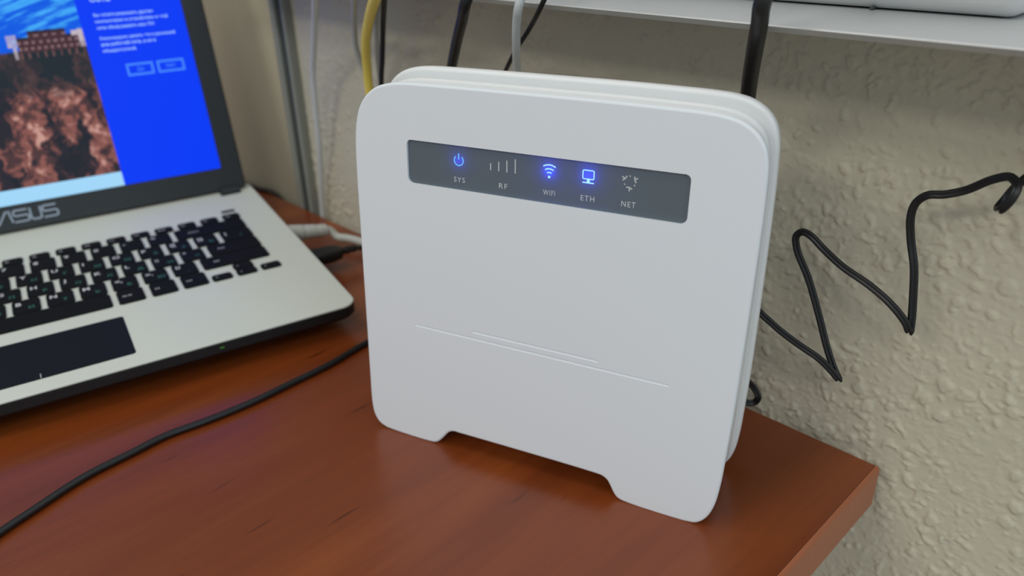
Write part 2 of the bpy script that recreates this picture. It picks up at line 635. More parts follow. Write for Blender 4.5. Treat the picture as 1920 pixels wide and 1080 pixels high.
def smooth_outline(P, step=0.0012):
    """Catmull through the traced corners, long straights kept straight; returned CCW"""
    c = [tuple(p[:2]) for p in catmull([(x, y) for x, y in P], 6, closed=True)]
    out = c[::-1]
    return out


front_loop = smooth_outline(right + notch + left)
plain = right + [(0.047, 0.0), (0.0, 0.0), (-0.047, 0.0)] + left
back_loop = smooth_outline([(x * 0.995, y * 1.012) for x, y in plain])


def plate(loop, place, sections):
    return loft([[place(x, y, d) for x, y in (inset_loop(loop, i) if i else loop)] for i, d in sections])


V, F = plate(front_loop, fp, [(0.0011, 0.0), (0.00055, 0.00014), (0.0002, 0.00045), (0.00005, 0.0009), (0, 0.0014), (0, 0.0026), (0.0003, 0.0032), (0.0014, 0.0034)])
shell = mesh('front_shell', V, F, M_ROUTER, None, smooth=True)


def cutter(loop, d0, d1):
    V, F = loft([[fp(x, y, d) for x, y in loop] for d in (d0, d1)])
    return mesh('cutter', V, F, M_ROUTER)


def groove(x0, x1, s):
    """engraved line: sharp upper lip, sloping lower flank"""
    rings = []
    for x in (x0, x1):
        rings.append([fp(x, s + 0.00045, -0.0004), fp(x, s + 0.00045, 0.00045), fp(x, s + 0.00010, 0.0005), fp(x, s - 0.00075, 0.0), fp(x, s - 0.00075, -0.0004)])
    V, F = loft(rings)
    return mesh('cutter', V, F, M_ROUTER)


WIN = (-0.0631, 0.0630, 0.1343, 0.1537)
cuts = [cutter(rrect(*WIN, (0.0028, 0.0030, 0.0022, 0.0022), 8), -0.002, 0.006), groove(-0.0624, 0.0624, 0.0645), groove(-0.0309, 0.0309, 0.0680)]
for c in cuts:
    md = shell.modifiers.new('cut', 'BOOLEAN')
    md.operation = 'DIFFERENCE'
    md.solver = 'EXACT'
    md.object = c
bpy.context.view_layer.update()
dg = bpy.context.evaluated_depsgraph_get()
me = bpy.data.meshes.new_from_object(shell.evaluated_get(dg))
shell.modifiers.clear()
shell.data = me
for c in cuts:
    bpy.data.objects.remove(c)
fn = Vector((0, -cL, sL))
me.set_sharp_from_angle(angle=math.radians(40))
for p in me.polygons:
    p.use_smooth = abs(p.normal.dot(fn)) < 0.9995
shell.parent = router

V, F = plate(back_loop, bp, [(0.0016, -0.0032), (0.0006, -0.0030), (0.0001, -0.0022), (0, -0.0010), (0, 0.0006), (0.0004, 0.0016), (0.0016, 0.0024), (0.0040, 0.0030)])
mesh('back_shell', V, F, M_ROUTER_EDGE, router, smooth=True, sharp=50)

# wedge shaped body between the plates: two raised ribs follow the outline
body_loop = smooth_outline([(x * 0.99, max(y, 0.0085) if abs(x) < 0.07 else max(y, 0.0065 + 0.002 * (1 - min(1, (abs(x) - 0.07) / 0.02)))) for x, y in plain])


def mid(x, y, t):
    a, b = np.array(fp(x, y, 0.0036)), np.array(bp(x, y, -0.0031))
    return tuple(a * (1 - t) + b * t)


secs = [(0.0042, 0.0), (0.0042, 0.16), (0.0016, 0.19), (0.0012, 0.24), (0.0012, 0.34), (0.0016, 0.39), (0.0042, 0.42), (0.0042, 0.58), (0.0018, 0.61), (0.0014, 0.66), (0.0014, 0.76), (0.0018, 0.81), (0.0042, 0.84), (0.0042, 1.0)]
V, F = loft([[mid(x, y, t) for x, y in inset_loop(body_loop, i)] for i, t in secs], cap0=False)
mesh('middle_body', V, F, M_ROUTER_EDGE, router, smooth=True, sharp=45)

# indicator strip: translucent grey lens recessed in the front shell, blue lamps behind it
pm = bpy.data.materials.new('grey_translucent_lens')
pm.use_nodes = True
nt = pm.node_tree
p = nt.nodes['Principled BSDF']
p.inputs['Base Color'].default_value = lin(104, 116, 116)
p.inputs['Roughness'].default_value = 0.5
p.inputs['Specular IOR Level'].default_value = 0.35
tr = nt.nodes.new('ShaderNodeBsdfTranslucent')
tr.inputs[0].default_value = (0.35, 0.4, 0.6, 1)
mxs = nt.nodes.new('ShaderNodeMixShader')
mxs.inputs[0].default_value = 0.12
nt.links.new(p.outputs[0], mxs.inputs[1])
nt.links.new(tr.outputs[0], mxs.inputs[2])
nt.links.new(mxs.outputs[0], nt.nodes['Material Output'].inputs[0])
PD = 0.0011
lp = rrect(WIN[0] - 0.0006, WIN[1] + 0.0006, WIN[2] - 0.0006, WIN[3] + 0.0006, 0.0026, 8)
lens = mesh('indicator_strip', [fp(x, y, PD) for x, y in lp], [tuple(range(len(lp)))], pm, router)
tag(lens, 'dark grey indicator strip with five symbols')


def on_lens(x, y, h):
    return fp(x, y, PD - 0.00002 - h)


def glyph(name, VF, m, label=None):
    V, F = solid(VF, on_lens, 0.00006)
    o = mesh(name, V, F, m, lens)
    tag(o, label)
    return o


pc = (-0.0374, 0.1471)
glyph('power_symbol', merge(stroke2d(arc(pc, 0.0022, 90 + 42, 90 + 318, 24), 0.0005), stroke2d([(pc[0], pc[1] + 0.0004), (pc[0], pc[1] + 0.0031)], 0.0005)),
      M_ICON_ON, 'lit blue power symbol')
for x, top in ((-0.0219, 0.1478), (-0.0181, 0.1488), (-0.0143, 0.1498), (-0.0104, 0.1508)):
    glyph('signal_bar', stroke2d([(x, 0.1448), (x, top)], 0.0005), M_ICON_OFF)
wc = (0.0050, 0.1453)
glyph('wireless_symbol', merge(disc2d(wc, 0.00055), stroke2d(arc(wc, 0.0019, 58, 122), 0.0005), stroke2d(arc(wc, 0.0034, 56, 124), 0.0005),
                               stroke2d(arc(wc, 0.0050, 57, 123), 0.0005)), M_ICON_HOT, 'lit pale blue wireless symbol')
mo = rrect(0.0196, 0.0243, 0.1466, 0.1501, 0.0005, 4)
glyph('computer_symbol', merge(stroke2d(mo, 0.00042, True), ([(0.0214, 0.1466), (0.0226, 0.1466), (0.0226, 0.1452), (0.0214, 0.1452)], [(0, 3, 2, 1)]),
                               stroke2d([(0.0195, 0.1451), (0.0244, 0.1451)], 0.00048)), M_ICON_HOT, 'lit pale blue computer symbol')
nc = (0.0391, 0.1477)
parts = []
for k in range(3):
    a = 90 + 120 * k
    parts.append(disc2d((nc[0] + 0.0023 * math.cos(math.radians(a)), nc[1] + 0.0023 * math.sin(math.radians(a))), 0.0003, 10))
    b = 30 + 120 * k
    pt = lambda r, q: (nc[0] + r * math.cos(math.radians(b + q)), nc[1] + r * math.sin(math.radians(b + q)))
    parts.append(stroke2d([pt(0.0026, -32), pt(0.0022, 0), pt(0.0030, 22)], 0.0005))
    parts.append(stroke2d([pt(0.0022, 0), pt(0.0037, 0)], 0.0005))
glyph('network_symbol', merge(*parts), M_ICON_OFF)
for s, x0, x1 in (('SYS', -0.0399, -0.0345), ('RF', -0.0179, -0.0140), ('WIFI', 0.0025, 0.0078), ('ETH', 0.0191, 0.0249), ('NET', 0.0363, 0.0421)):
    glyph('lettering', text_fit(s, x0, x1, 0.1376, 0.1398, bold=-0.004, space=1.22), M_PRINT)
for (x, y, e) in ((-0.0374, 0.1471, 0.0024), (0.0050, 0.1478, 0.0058), (0.0220, 0.1480, 0.0060)):
    d = bpy.data.lights.new('indicator_lamp', 'POINT')
    d.energy = e
    d.color = (0.012, 0.03, 1.0)
    d.shadow_soft_size = 0.0008
    o = bpy.data.objects.new('indicator_lamp', d)
    COL.objects.link(o)
    o.parent = router
    o.location = fp(x, y, PD + 0.0022)

# ------------------------------------------------------------------ laptop
LU = Vector((0.217875, 0.975977, 0.0))
LV = Vector((-0.975096, 0.217678, 0.042470))
LN = Vector((0.041449, -0.009253, 0.999098))
LO = Vector((-0.331131, -0.265496, 0.02)) - LN * 0.02
LM = Matrix(((LU.x, LV.x, LN.x, LO.x), (LU.y, LV.y, LN.y, LO.y), (LU.z, LV.z, LN.z, LO.z), (0, 0, 0, 1)))
laptop = empty('laptop', LM, 'open laptop with white deck and black keys, blue pane on its screen', 'laptop')
U0, U1, VD = -0.1792, 0.1764, 0.2466
DW = 0.02      # deck height above the tilted base plane


def rise(v, w):    # bottom of the base follows the desk (the base is a wedge)
    return w - v * 0.0425 * (1 - min(1, w / 0.018))


rings = []
for ins, wv in ((0.030, 0.0030), (0.024, 0.0034), (0.014, 0.0060), (0.0050, 0.0092), (0.0014, 0.0110), (0.0, 0.0132), (0.0004, 0.0184)):
    rings.append([(x, y, rise(y, wv)) for x, y in rrect(U0 + ins, U1 - ins, -0.0012 + ins, VD - ins, 0.010, 6)])
V, F = loft(rings)
mesh('base_body', V, F, M_LAPTOP_BLACK, laptop, smooth=True, sharp=35)
for x in (-0.135, 0.132):
    for y in (0.040, 0.205):
        V, F = loft([[(x + a, y + b, rise(y, 0.0017) - h) for a, b in circ(0.006, 14)] for h in (-0.0022, 0.0016)])
        mesh('rubber_foot', V, F, M_BLACK_MATTE, laptop)
# white deck with hinge notches at the back
HN = [(0.1655, 0.2466), (0.1655, 0.2285), (0.1492, 0.2285), (0.1492, 0.2385), (-0.1520, 0.2385), (-0.1520, 0.2285), (-0.1683, 0.2285), (-0.1683, 0.2466)]
fr = rrect(U0, U1, 0.0, 0.246601, (0.010, 0.010, 0.004, 0.004), 8)
outline = fr[:27] + HN + fr[27:]
secs = [(0.0006, 0.0184), (0.0, 0.0189), (0.0, 0.0195), (0.0003, 0.0199), (0.0008, 0.0200)]
V, F = loft([[(x, y, wv) for x, y in inset_loop(outline, i)] for i, wv in secs])
mesh('deck', V, F, M_DECK, laptop, smooth=True, sharp=35)

# keys
KEYCACHE = {}


def key_mesh(kw, kh):
    k = (round(kw, 5), round(kh, 5))
    if k not in KEYCACHE:
        rs = []
        for ins, z, r in ((0.0, 0.0, 0.0019), (0.0, 0.0008, 0.0019), (0.0004, 0.0012, 0.0018)):
            rs.append([(x, y, z) for x, y in rrect(-kw / 2 + ins, kw / 2 - ins, -kh / 2 + ins, kh / 2 - ins, r, 3)])
        V, F = loft(rs, cap0=False)
        me = bpy.data.meshes.new('key')
        me.from_pydata(V, [], F)
        bm = bmesh.new(); bm.from_mesh(me); bmesh.ops.recalc_face_normals(bm, faces=bm.faces); bm.to_mesh(me); bm.free()
        me.materials.append(M_KEY)
        KEYCACHE[k] = me
    return KEYCACHE[k]


def key(u0, u1, v0, v1, latin='', cyr='', small=False):
    o = bpy.data.objects.new('key', key_mesh(u1 - u0, v1 - v0))
    COL.objects.link(o)
    o.parent = laptop
    o.location = ((u0 + u1) / 2, (v0 + v1) / 2, DW)
    kw, kh = u1 - u0, v1 - v0
    if not (latin or cyr):
        return
    V, F, mi = [], [], []
    for s, m_i in ((latin, 0), (cyr, 1)):
        if not s:
            continue
        v, f = text_geo(s, 0.025)
        a, b = v.min(0), v.max(0)
        if small or len(s) > 2:
            sc = min(0.0075 / (b[0] - a[0]), 0.0022)
            x, y = -kw * 0.32, -0.001
            sc = min(sc, 0.0030)
        else:
            sc = 0.0060 if m_i == 0 else 0.0048
            x, y = (-kw * 0.36, kh * 0.05) if m_i == 0 else (kw * 0.08, -kh * 0.30)
        n = len(V)
        V += [(x + (q[0] - a[0]) * sc, y + q[1] * sc, 0.00128) for q in v]
        F += [tuple(i + n for i in q) for q in f]
        mi += [m_i] * len(f)
    me = bpy.data.meshes.new('legend')
    me.from_pydata(V, [], F)
    me.materials.append(M_LEGEND_W)
    me.materials.append(M_LEGEND_G)
    me.polygons.foreach_set('material_index', mi)
    lg = bpy.data.objects.new('legend', me)
    COL.objects.link(lg)
    lg.parent = o


PW, G = 0.019, 0.0034          # pitch and gap
KH = 0.0181
KR, KL = 0.1497, -0.1530
ROWV = [0.0852, 0.1050, 0.1248, 0.1446, 0.1642]


def letters(row, first_gap, keys):
    """keys to the right of a known gap centre, one pitch each"""
    v = ROWV[row]
    for i, (a, b) in enumerate(keys):
        g0 = first_gap + i * PW
        key(g0 + G / 2, g0 + PW - G / 2, v - KH / 2, v + KH / 2, a, b)
    return first_gap + len(keys) * PW


# row 1 (letters next to the space bar)
k0 = -0.0108 - 4 * PW
e = letters(1, k0, [('Z', 'Я'), ('X', 'Ч'), ('C', 'С'), ('V', 'М'), ('B', 'И'), ('N', 'Т'), ('M', 'Ь'), ('<,', 'Б'), ('>.', 'Ю'), ('?/', '.')])
key(e + G / 2, KR, ROWV[1] - KH / 2, ROWV[1] + KH / 2, 'Shift')
key(KL, k0 - G / 2, ROWV[1] - KH / 2, ROWV[1] + KH / 2, 'Shift')
k1 = -0.0015 - 5 * PW
e = letters(2, k1, [('A', 'Ф'), ('S', 'Ы'), ('D', 'В'), ('F', 'А'), ('G', 'П'), ('H', 'Р'), ('J', 'О'), ('K', 'Л'), ('L', 'Д'), (':;', 'Ж'), ('"', 'Э')])
key(e + G / 2, KR, ROWV[2] - KH / 2, ROWV[2] + KH / 2, 'Enter')
key(KL, k1 - G / 2, ROWV[2] - KH / 2, ROWV[2] + KH / 2, 'Caps Lock')
k2 = -0.0067 - 5 * PW
e = letters(3, k2, [('Q', 'Й'), ('W', 'Ц'), ('E', 'У'), ('R', 'К'), ('T', 'Е'), ('Y', 'Н'), ('U', 'Г'), ('I', 'Ш'), ('O', 'Щ'), ('P', 'З'), ('{[', 'Х'), ('}]', 'Ъ')])
key(e + G / 2, KR, ROWV[3] - KH / 2, ROWV[3] + KH / 2, '|', '/')
key(KL, k2 - G / 2, ROWV[3] - KH / 2, ROWV[3] + KH / 2, 'Tab')
k3 = 0.0028 - 7 * PW
e = letters(4, k3, [('1', ''), ('2', ''), ('3', ''), ('4', ''), ('5', ''), ('6', ''), ('7', ''), ('8', ''), ('9', ''), ('0', ''), ('-', ''), ('=', '')])
key(e + G / 2, KR, ROWV[4] - KH / 2, ROWV[4] + KH / 2, 'Backspace')
key(KL, k3 - G / 2, ROWV[4] - KH / 2, ROWV[4] + KH / 2, '~', 'Ё')
# bottom row
v0, v1 = ROWV[0] - KH / 2 - 0.0004, ROWV[0] + KH / 2
key(-0.0500, 0.0448, v0, v1)
key(0.0484, 0.0642, v0, v1, 'Alt Gr'); key(0.0682, 0.0840, v0, v1, '[=]'); key(0.0876, 0.1034, v0, v1, 'Ctrl')
for a, s in ((-0.0695, 'Alt'), (-0.0890, 'Win'), (-0.1085, 'Fn')):
    key(a, a + 0.0158, v0, v1, s)
key(KL, -0.1122, v0, v1, 'Ctrl')
vm = (v0 + v1) / 2
key(0.1060, 0.1190, v0, vm - 0.0006, '<', small=True)
key(0.1222, 0.1354, v0, vm - 0.0003, 'v', small=True)
key(0.1222, 0.1354, vm + 0.0003, v1, '^', small=True)
key(0.1386, 0.1518, v0, vm - 0.0006, '>', small=True)
# half height function row
names = ['Esc'] + ['F%d' % i for i in range(1, 13)] + ['Pause', 'Prt', 'Ins', 'Del']
for i, s in enumerate(names):
    c = 0.1441 - 0.0166 * (len(names) - 1 - i)
    a = KL if i == 0 else c - 0.0064
    key(a, c + 0.0064, 0.1750, 0.1848, s, small=True)
V, F = loft([[(x, y, wv) for x, y in rrect(0.1398, 0.1500, 0.1904, 0.1944, 0.0008, 3)] for wv in (DW, DW + 0.0006)])
tag(mesh('power_button', V, F, M_BEZEL, laptop), 'narrow dark power button slit')
# touch pad
V, F = loft([[(x, y, wv) for x, y in inset_loop(rrect(-0.0478, 0.0478, 0.0126, 0.0607, 0.0018, 5), i)] for i, wv in ((0, DW - 0.0004), (0, DW + 0.0002), (0.0002, DW + 0.0003))])
pad = mesh('touchpad', V, F, M_PAD, laptop)
V, F = solid(stroke2d([(0, 0.0132), (0, 0.0180)], 0.0003), lambda x, y, h: (x, y, DW + 0.00031 + h), 0.00005)
mesh('button_divider', V, F, M_LEGEND_W, pad)
V, F = loft([[(x, -0.0012 - d, wv) for x, wv in ((0.0900, 0.0160), (0.0925, 0.0160), (0.0925, 0.0168), (0.0900, 0.0168))] for d in (0, 0.0004)])
tag(mesh('status_light', V, F, M_LED_GREEN, laptop), 'tiny green status light on the front edge')

# lid
VH, WH, LA = 0.2355, 0.021, math.radians(180 - 106.5)
cA, sA = math.cos(LA), math.sin(LA)


def lp3(u, s, d=0.0):
    return (u, VH + s * cA - d * sA, WH + s * sA + d * cA)


LU0, LU1, LS0, LS1 = -0.1748, 0.1718, 0.0008, 0.2205
SC = (-0.1580, 0.1550, 0.0196, 0.1960)    # screen: u0, u1, s0, s1
out = rrect(LU0, LU1, LS0, LS1, (0.003, 0.003, 0.010, 0.010), 6)
V, F = loft([[lp3(x, y, d) for x, y in inset_loop(out, i)] for i, d in ((0.003, -0.0074), (0.0006, -0.0066), (0, -0.005), (0, -0.0006), (0.0004, -0.0001))])
tag(mesh('lid_back', V, F, M_LAPTOP_BLACK, laptop, smooth=True, sharp=35), 'thin black back of the lid')
ro = inset_loop(out, 0.0004)
ri = rrect(*SC, 0.0004, 6)
V, F = loft([[lp3(x, y, -0.0001) for x, y in ro], [lp3(x, y, 0.0004) for x, y in inset_loop(ro, 0.0006)], [lp3(x, y, 0.0004) for x, y in inset_loop(ri, -0.0004)], [lp3(x, y, -0.0001) for x, y in ri]], False, False)
mesh('screen_bezel', V, F, M_BEZEL, laptop)
for a, b in ((0.1498, 0.1650), (-0.1678, -0.1526)):
    V, F = loft([[(x, 0.2345 + q * 1.1, 0.0205 + r) for q, r in circ(0.0045, 16)] for x in (a, b)])
    mesh('hinge', V, F, M_BEZEL, laptop, smooth=True, sharp=50)


# the picture on the display (flat picture content, one colour per grid point)
def paint_wallpaper():
    us = np.linspace(SC[0], SC[1], 440)
    ss = np.linspace(SC[2], SC[3], 250)
    U, T = np.meshgrid(us, ss)
    sr = lambda r, g, b: np.array(lin(r, g, b)[:3])
    mixc = lambda a, b, k: a * (1 - k[..., None]) + b * k[..., None]
    one = np.ones(U.shape + (3,))
    # sea and sky with slanted pale streaks
    streak = fbm((U * 0.85 + T * 0.5) * 70, (T - U * 0.30) * 430, 5, 4)
    img = mixc(one * sr(5, 92, 232), one * sr(70, 178, 255), smooth(0.44, 0.74, streak) * 0.9)
    img = mixc(img, one * sr(2, 40, 170), smooth(0.165, 0.20, T) * 0.6)
    edge = 0.1275 + 0.004 * (fbm(U * 60, U * 0 + 3, 9, 3) - 0.5)
    # rock face: ribs of reddish stone in dark hollows
    wv = (fbm(U * 120, T * 120, 12, 3) - 0.5) * 0.010
    r1 = fbm((U + wv) * 95, (T + U * 0.25) * 38, 15, 5, 0.6)
    r2 = fbm((U + wv) * 220, T * 150, 19, 4, 0.6)
    depth = smooth(0.128, 0.075, T)
    rock = mixc(one * sr(44, 42, 52), one * sr(140, 88, 82), smooth(0.50 - 0.10 * depth, 0.60 - 0.06 * depth, r1))
    rock = mixc(rock, one * sr(206, 158, 146), smooth(0.60, 0.78, r2) * smooth(0.47, 0.60, r1) * (0.25 + 0.75 * depth))
    rock = mixc(rock, one * sr(30, 38, 48), smooth(0.52, 0.38, r2) * 0.75)
    band = smooth(0.094, 0.104, T + 0.02 * (r1 - 0.5)) * 0.8
    rock = mixc(rock, one * sr(32, 44, 52), band)
    img = mixc(img, rock, smooth(edge + 0.001, edge - 0.001, T))
    # the long terrace building on the cliff top with its two rows of windows
    roof = np.where((U > 0.044) & (U < 0.069), 0.1395, 0.1355)
    bl = ((U > 0.036) & (U < 0.0815) & (T < roof) & (T > 0.1255)).astype(float)
    img = mixc(img, one * sr(70, 46, 54), bl)
    for (r0, r1_, per) in ((0.1270, 0.1290, 0.0042), (0.1312, 0.1332, 0.0048), (0.1362, 0.1378, 0.0060)):
        ww = ((T > r0) & (T < r1_) & (((U - 0.036) % per) < per * 0.5)).astype(float) * bl
        img = mixc(img, one * sr(142, 112, 118), ww * 0.8)
    rf = (np.abs(T - roof) < 0.0008).astype(float) * (U > 0.036) * (U < 0.0815)
    img = mixc(img, one * sr(34, 26, 34), rf * 0.9)
    for (a, b, c_, d_) in ((0.0300, 0.0365, 0.1300, 0.1385), (0.0725, 0.0780, 0.1345, 0.1385), (0.0770, 0.0815, 0.1265, 0.1390), (0.0330, 0.0352, 0.1215, 0.1300)):
        q = ((U > a) & (U < b) & (T > c_) & (T < d_)).astype(float) * (0.6 + 0.4 * smooth(0.4, 0.6, r2))
        img = mixc(img, one * sr(198, 186, 196), q)
    lower = ((T < 0.1255) & (T > 0.1215) & (((U * 1.0) % 0.0052) < 0.0012) & (U > 0.036)).astype(float)
    img = mixc(img, one * sr(120, 84, 84), lower * 0.8)
    P = np.array([[lp3(u, s, 0.0) for u in us] for s in ss])
    o = grid_mesh('screen', P[..., 0], P[..., 1], P[..., 2], None, False)
    me = o.data
    ca = me.color_attributes.new('picture', 'FLOAT_COLOR', 'POINT')
    ca.data.foreach_set('color', np.concatenate([img, np.ones(U.shape + (1,))], -1).astype(np.float32).ravel())
    m = emission('screen_picture', (0, 0, 0, 1))
    n = m.node_tree.nodes.new('ShaderNodeVertexColor')
    n.layer_name = 'picture'
    m.node_tree.links.new(n.outputs['Color'], m.node_tree.nodes['Principled BSDF'].inputs['Emission Color'])
    me.materials.clear()
    me.materials.append(m)
    o.parent = laptop
    return o


screen = paint_wallpaper()
tag(screen, 'lit screen showing a red cliff under a blue sky')


def on_screen(d):
    return lambda x, y, h: lp3(x, y, d + h)


def screen_quad(name, u0, u1, s0, s1, d, m):
    V = [lp3(u0, s0, d), lp3(u1, s0, d), lp3(u1, s1, d), lp3(u0, s1, d)]
    return mesh(name, V, [(0, 1, 2, 3)], m, screen)


M_PANE = emission('blue_pane_light', lin(0, 60, 252))
M_TASK = emission('pale_taskbar_light', lin(166, 220, 255))
M_TEXT = emission('pale_blue_text_light', lin(150, 190, 255))
M_BTN = emission('light_blue_button_light', lin(70, 140, 255))
screen_quad('taskbar', SC[0], 0.0812, SC[2], 0.0305, 0.00008, M_TASK)
pane = screen_quad('side_pane', 0.0806, SC[1], SC[2], SC[3], 0.00012, M_PANE)
tag(pane, 'plain blue pane with pale text down the right of the screen')
for s, x0, x1, y in (('Вы хотите разрешить другим', 0.0908, 0.1331, 0.1463), ('компьютерам и устройствам в этой', 0.0908, 0.1428, 0.1417),
                     ('сети обнаруживать ваш ПК?', 0.0908, 0.1320, 0.1370), ('Рекомендуем делать это в домашней', 0.0910, 0.1455, 0.1292),
                     ('или рабочей сети, а не в', 0.0908, 0.1300, 0.1247), ('общедоступной.', 0.0906, 0.1147, 0.1201), ('Сети', 0.0908, 0.1050, 0.1570)):
    VF = text_fit(s, x0, x1, baseline=y, bold=0.03)
    mesh('pane_text', [on_screen(0.00016)(x, q, 0) for x, q in VF[0]], VF[1], M_TEXT, screen)
for x0, x1, s in ((0.1040, 0.1232, 'Да'), (0.1265, 0.1464, 'Нет')):
    a = stroke2d([(x0 + 0.0006, 0.1015), (x1 - 0.0006, 0.1015), (x1 - 0.0006, 0.1092), (x0 + 0.0006, 0.1092)], 0.0016, True)
    xm = (x0 + x1) / 2
    b = text_fit(s, xm - 0.0012 * len(s), xm + 0.0012 * len(s), baseline=0.1041, bold=0.01)
    V, F = merge(a, b)
    mesh('pane_button', [on_screen(0.00016)(x, q, 0) for x, q in V], F, M_BTN, screen)
# maker's word on the bezel
LW = 0.0014


def s_letter(x):
    return [(x + 0.0094, 0.0152), (x + 0.0012, 0.0152), (x + 0.0002, 0.0143), (x + 0.0002, 0.0121), (x + 0.0012, 0.0112), (x + 0.0086, 0.0112), (x + 0.0097, 0.0103),
            (x + 0.0097, 0.0077), (x + 0.0086, 0.0068), (x, 0.0068)]


logo = merge(stroke2d([(-0.0094, 0.0062), (-0.0032, 0.0152), (0.0000, 0.0152)], LW), stroke2d([(-0.0012, 0.0152), (0.0002, 0.0068)], LW),
             stroke2d(s_letter(0.0014), LW), stroke2d([(0.0126, 0.0156), (0.0126, 0.0080), (0.0138, 0.0068), (0.0182, 0.0068), (0.0194, 0.0080), (0.0194, 0.0156)], LW),
             stroke2d(s_letter(0.0208), LW))
V, F = solid(logo, lambda x, y, h: lp3(x, y, 0.0004 + h), 0.0003)
tag(mesh('logo', V, F, M_CHROME, laptop), 'silver maker word on the lower bezel')

# ------------------------------------------------------------------ white casing on the sill
V, F = [], []
cs = empty('plastic_casing', Matrix.Translation((-0.17, 0.08, 0.2025)), 'glossy white plastic casing lying on the window sill at the top right', 'appliance')
body = box('casing_body', (-0.19, -0.0715, 0.0004), (0.1786, 0.075, 0.075), M_SILL, cs, 0.006, 4)
box('drain_cap', (0.1240, -0.0720, 0.0002), (0.1254, -0.066, 0.0012), M_TRIM_DARK, cs, 0.0004, 1)
tag(cs.children[1], 'tiny dark plug at the lower edge')


# ------------------------------------------------------------------ cables
def cable(name, P, r, m, label, per=8, group=None):
    o = tube(name, P, r, m, None, per)
    tag(o, label, 'cable', group)
    return o


PW_A = [(-0.3499, -0.0585, 0.216), (-0.3608, -0.0545, 0.1981), (-0.3802, -0.044, 0.1877), (-0.4074, -0.03, 0.1717), (-0.4341, -0.018, 0.1475), (-0.4492, -0.012, 0.1293), (-0.4602, -0.007, 0.1022), (-0.4708, -0.002, 0.0688), (-0.4822, 0.002, 0.0379)]
PG_B = [(-0.3093, -0.0585, 0.2173), (-0.3184, -0.0545, 0.2005), (-0.3357, -0.044, 0.1907), (-0.3591, -0.03, 0.1757), (-0.3747, -0.02, 0.1577), (-0.3798, -0.013, 0.1436), (-0.3822, -0.007, 0.1276)]
PY = [(-0.273, -0.0668, 0.2189), (-0.2811, -0.0645, 0.2034), (-0.2999, -0.055, 0.1941), (-0.3245, -0.042, 0.182), (-0.348, -0.03, 0.1651), (-0.3643, -0.02, 0.1465), (-0.3718, -0.015, 0.1303)]
PG_C = [(-0.2852, -0.058, 0.218), (-0.2963, -0.053, 0.2015), (-0.3178, -0.039, 0.1914), (-0.3413, -0.025, 0.1766), (-0.3575, -0.015, 0.1553), (-0.3674, -0.008, 0.1316)]
PB_D = [(-0.2797, -0.0585, 0.2182), (-0.2886, -0.0545, 0.2021), (-0.3021, -0.046, 0.1931), (-0.322, -0.034, 0.1776), (-0.3385, -0.025, 0.1554), (-0.3508, -0.019, 0.1339)]


def hang(P, r, tail_y=0.0036, dx=0.0, tx=0.0):
    """from the top of the sill over its nose, through the given points, down the slot behind the desk"""
    x, y, z = P[0]
    # they come down over the front of the casing that lies on the sill
    top = [(x + dx + 0.007, 0.162 + r, 0.2050 + r), (x + dx + 0.007, 0.162 + r, 0.2550), (x + dx + 0.007, 0.1580 + r, 0.2755 + r), (x + dx + 0.007, 0.143, 0.2810 + r), (x + dx + 0.006, 0.115, 0.2788 + r), (x + dx + 0.006, 0.075, 0.2782 + r), (x + dx + 0.005, 0.040, 0.2782 + r), (x + dx + 0.004, 0.010, 0.2784 + r), (x + dx + 0.003, -0.006, 0.2740 + r), (x + dx * 0.6 + 0.001, min(-0.035, y + 0.02), z + 0.028)]
    xl, yl, zl = P[-1]
    tail = []
    z2 = zl - 0.05
    if z2 > 0.01:
        tail.append((xl + tx * 0.8 - 0.006, yl * 0.5 + tail_y * 0.5 - 0.002, z2))
    tail += [(xl + tx - 0.009, tail_y, 0.0), (xl + tx - 0.010, tail_y, -0.12), (xl + tx - 0.010, tail_y + 0.0005, -0.30)]
    return top + P + tail


cable('white_cable', hang(PW_A, 0.0023),
      0.0023, M_WHITE_CABLE, 'white cable hanging farthest left, close to the grey wall trim', group='cables hanging behind the router')
cable('grey_cable', hang(PG_B, 0.0018),
      0.0018, M_GREY_CABLE, 'thin grey cable curving in behind the yellow cable on its left', group='cables hanging behind the router')
cable('yellow_cable', hang(PY, 0.0032),
      0.0032, M_YELLOW, 'yellow network cable hanging down behind the router', group='cables hanging behind the router')
cable('grey_cable', hang(PG_C, 0.0016, dx=-0.020, tx=0.006),
      0.0016, M_GREY_CABLE, 'grey cable squeezed between the yellow cable and a thin black one', group='cables hanging behind the router')
cable('black_cable', hang(PB_D, 0.0017, dx=-0.011),
      0.0017, M_BLACK_MATTE, 'thin black cable hanging upright just right of the yellow one', group='cables hanging behind the router')
cable('power_cable', hang([(-0.2140, -0.060, 0.2023), (-0.2236, -0.055, 0.1923), (-0.2408, -0.045, 0.1775), (-0.2584, -0.035, 0.1598), (-0.274, -0.025, 0.147)], 0.0029),
      0.0029, M_BLACK_CABLE, 'thick black cable leaning behind the left part of the router top', group='cables hanging behind the router')
cable('white_cable', hang([(-0.1768, -0.060, 0.2046), (-0.1845, -0.055, 0.1941), (-0.1932, -0.047, 0.1825), (-0.2097, -0.030, 0.1594)], 0.0021),
      0.0021, M_WHITE_CABLE, 'white cable hanging behind the middle of the router top', group='cables hanging behind the router')
cable('black_cable', hang([(-0.1649, -0.057, 0.205), (-0.1851, -0.045, 0.1905), (-0.2065, -0.0345, 0.1755), (-0.2316, -0.020, 0.157), (-0.255, -0.007, 0.139)], 0.0012),
      0.0012, M_BLACK_MATTE, 'thin black cable crossing at a slant behind a white cable', group='cables hanging behind the router')
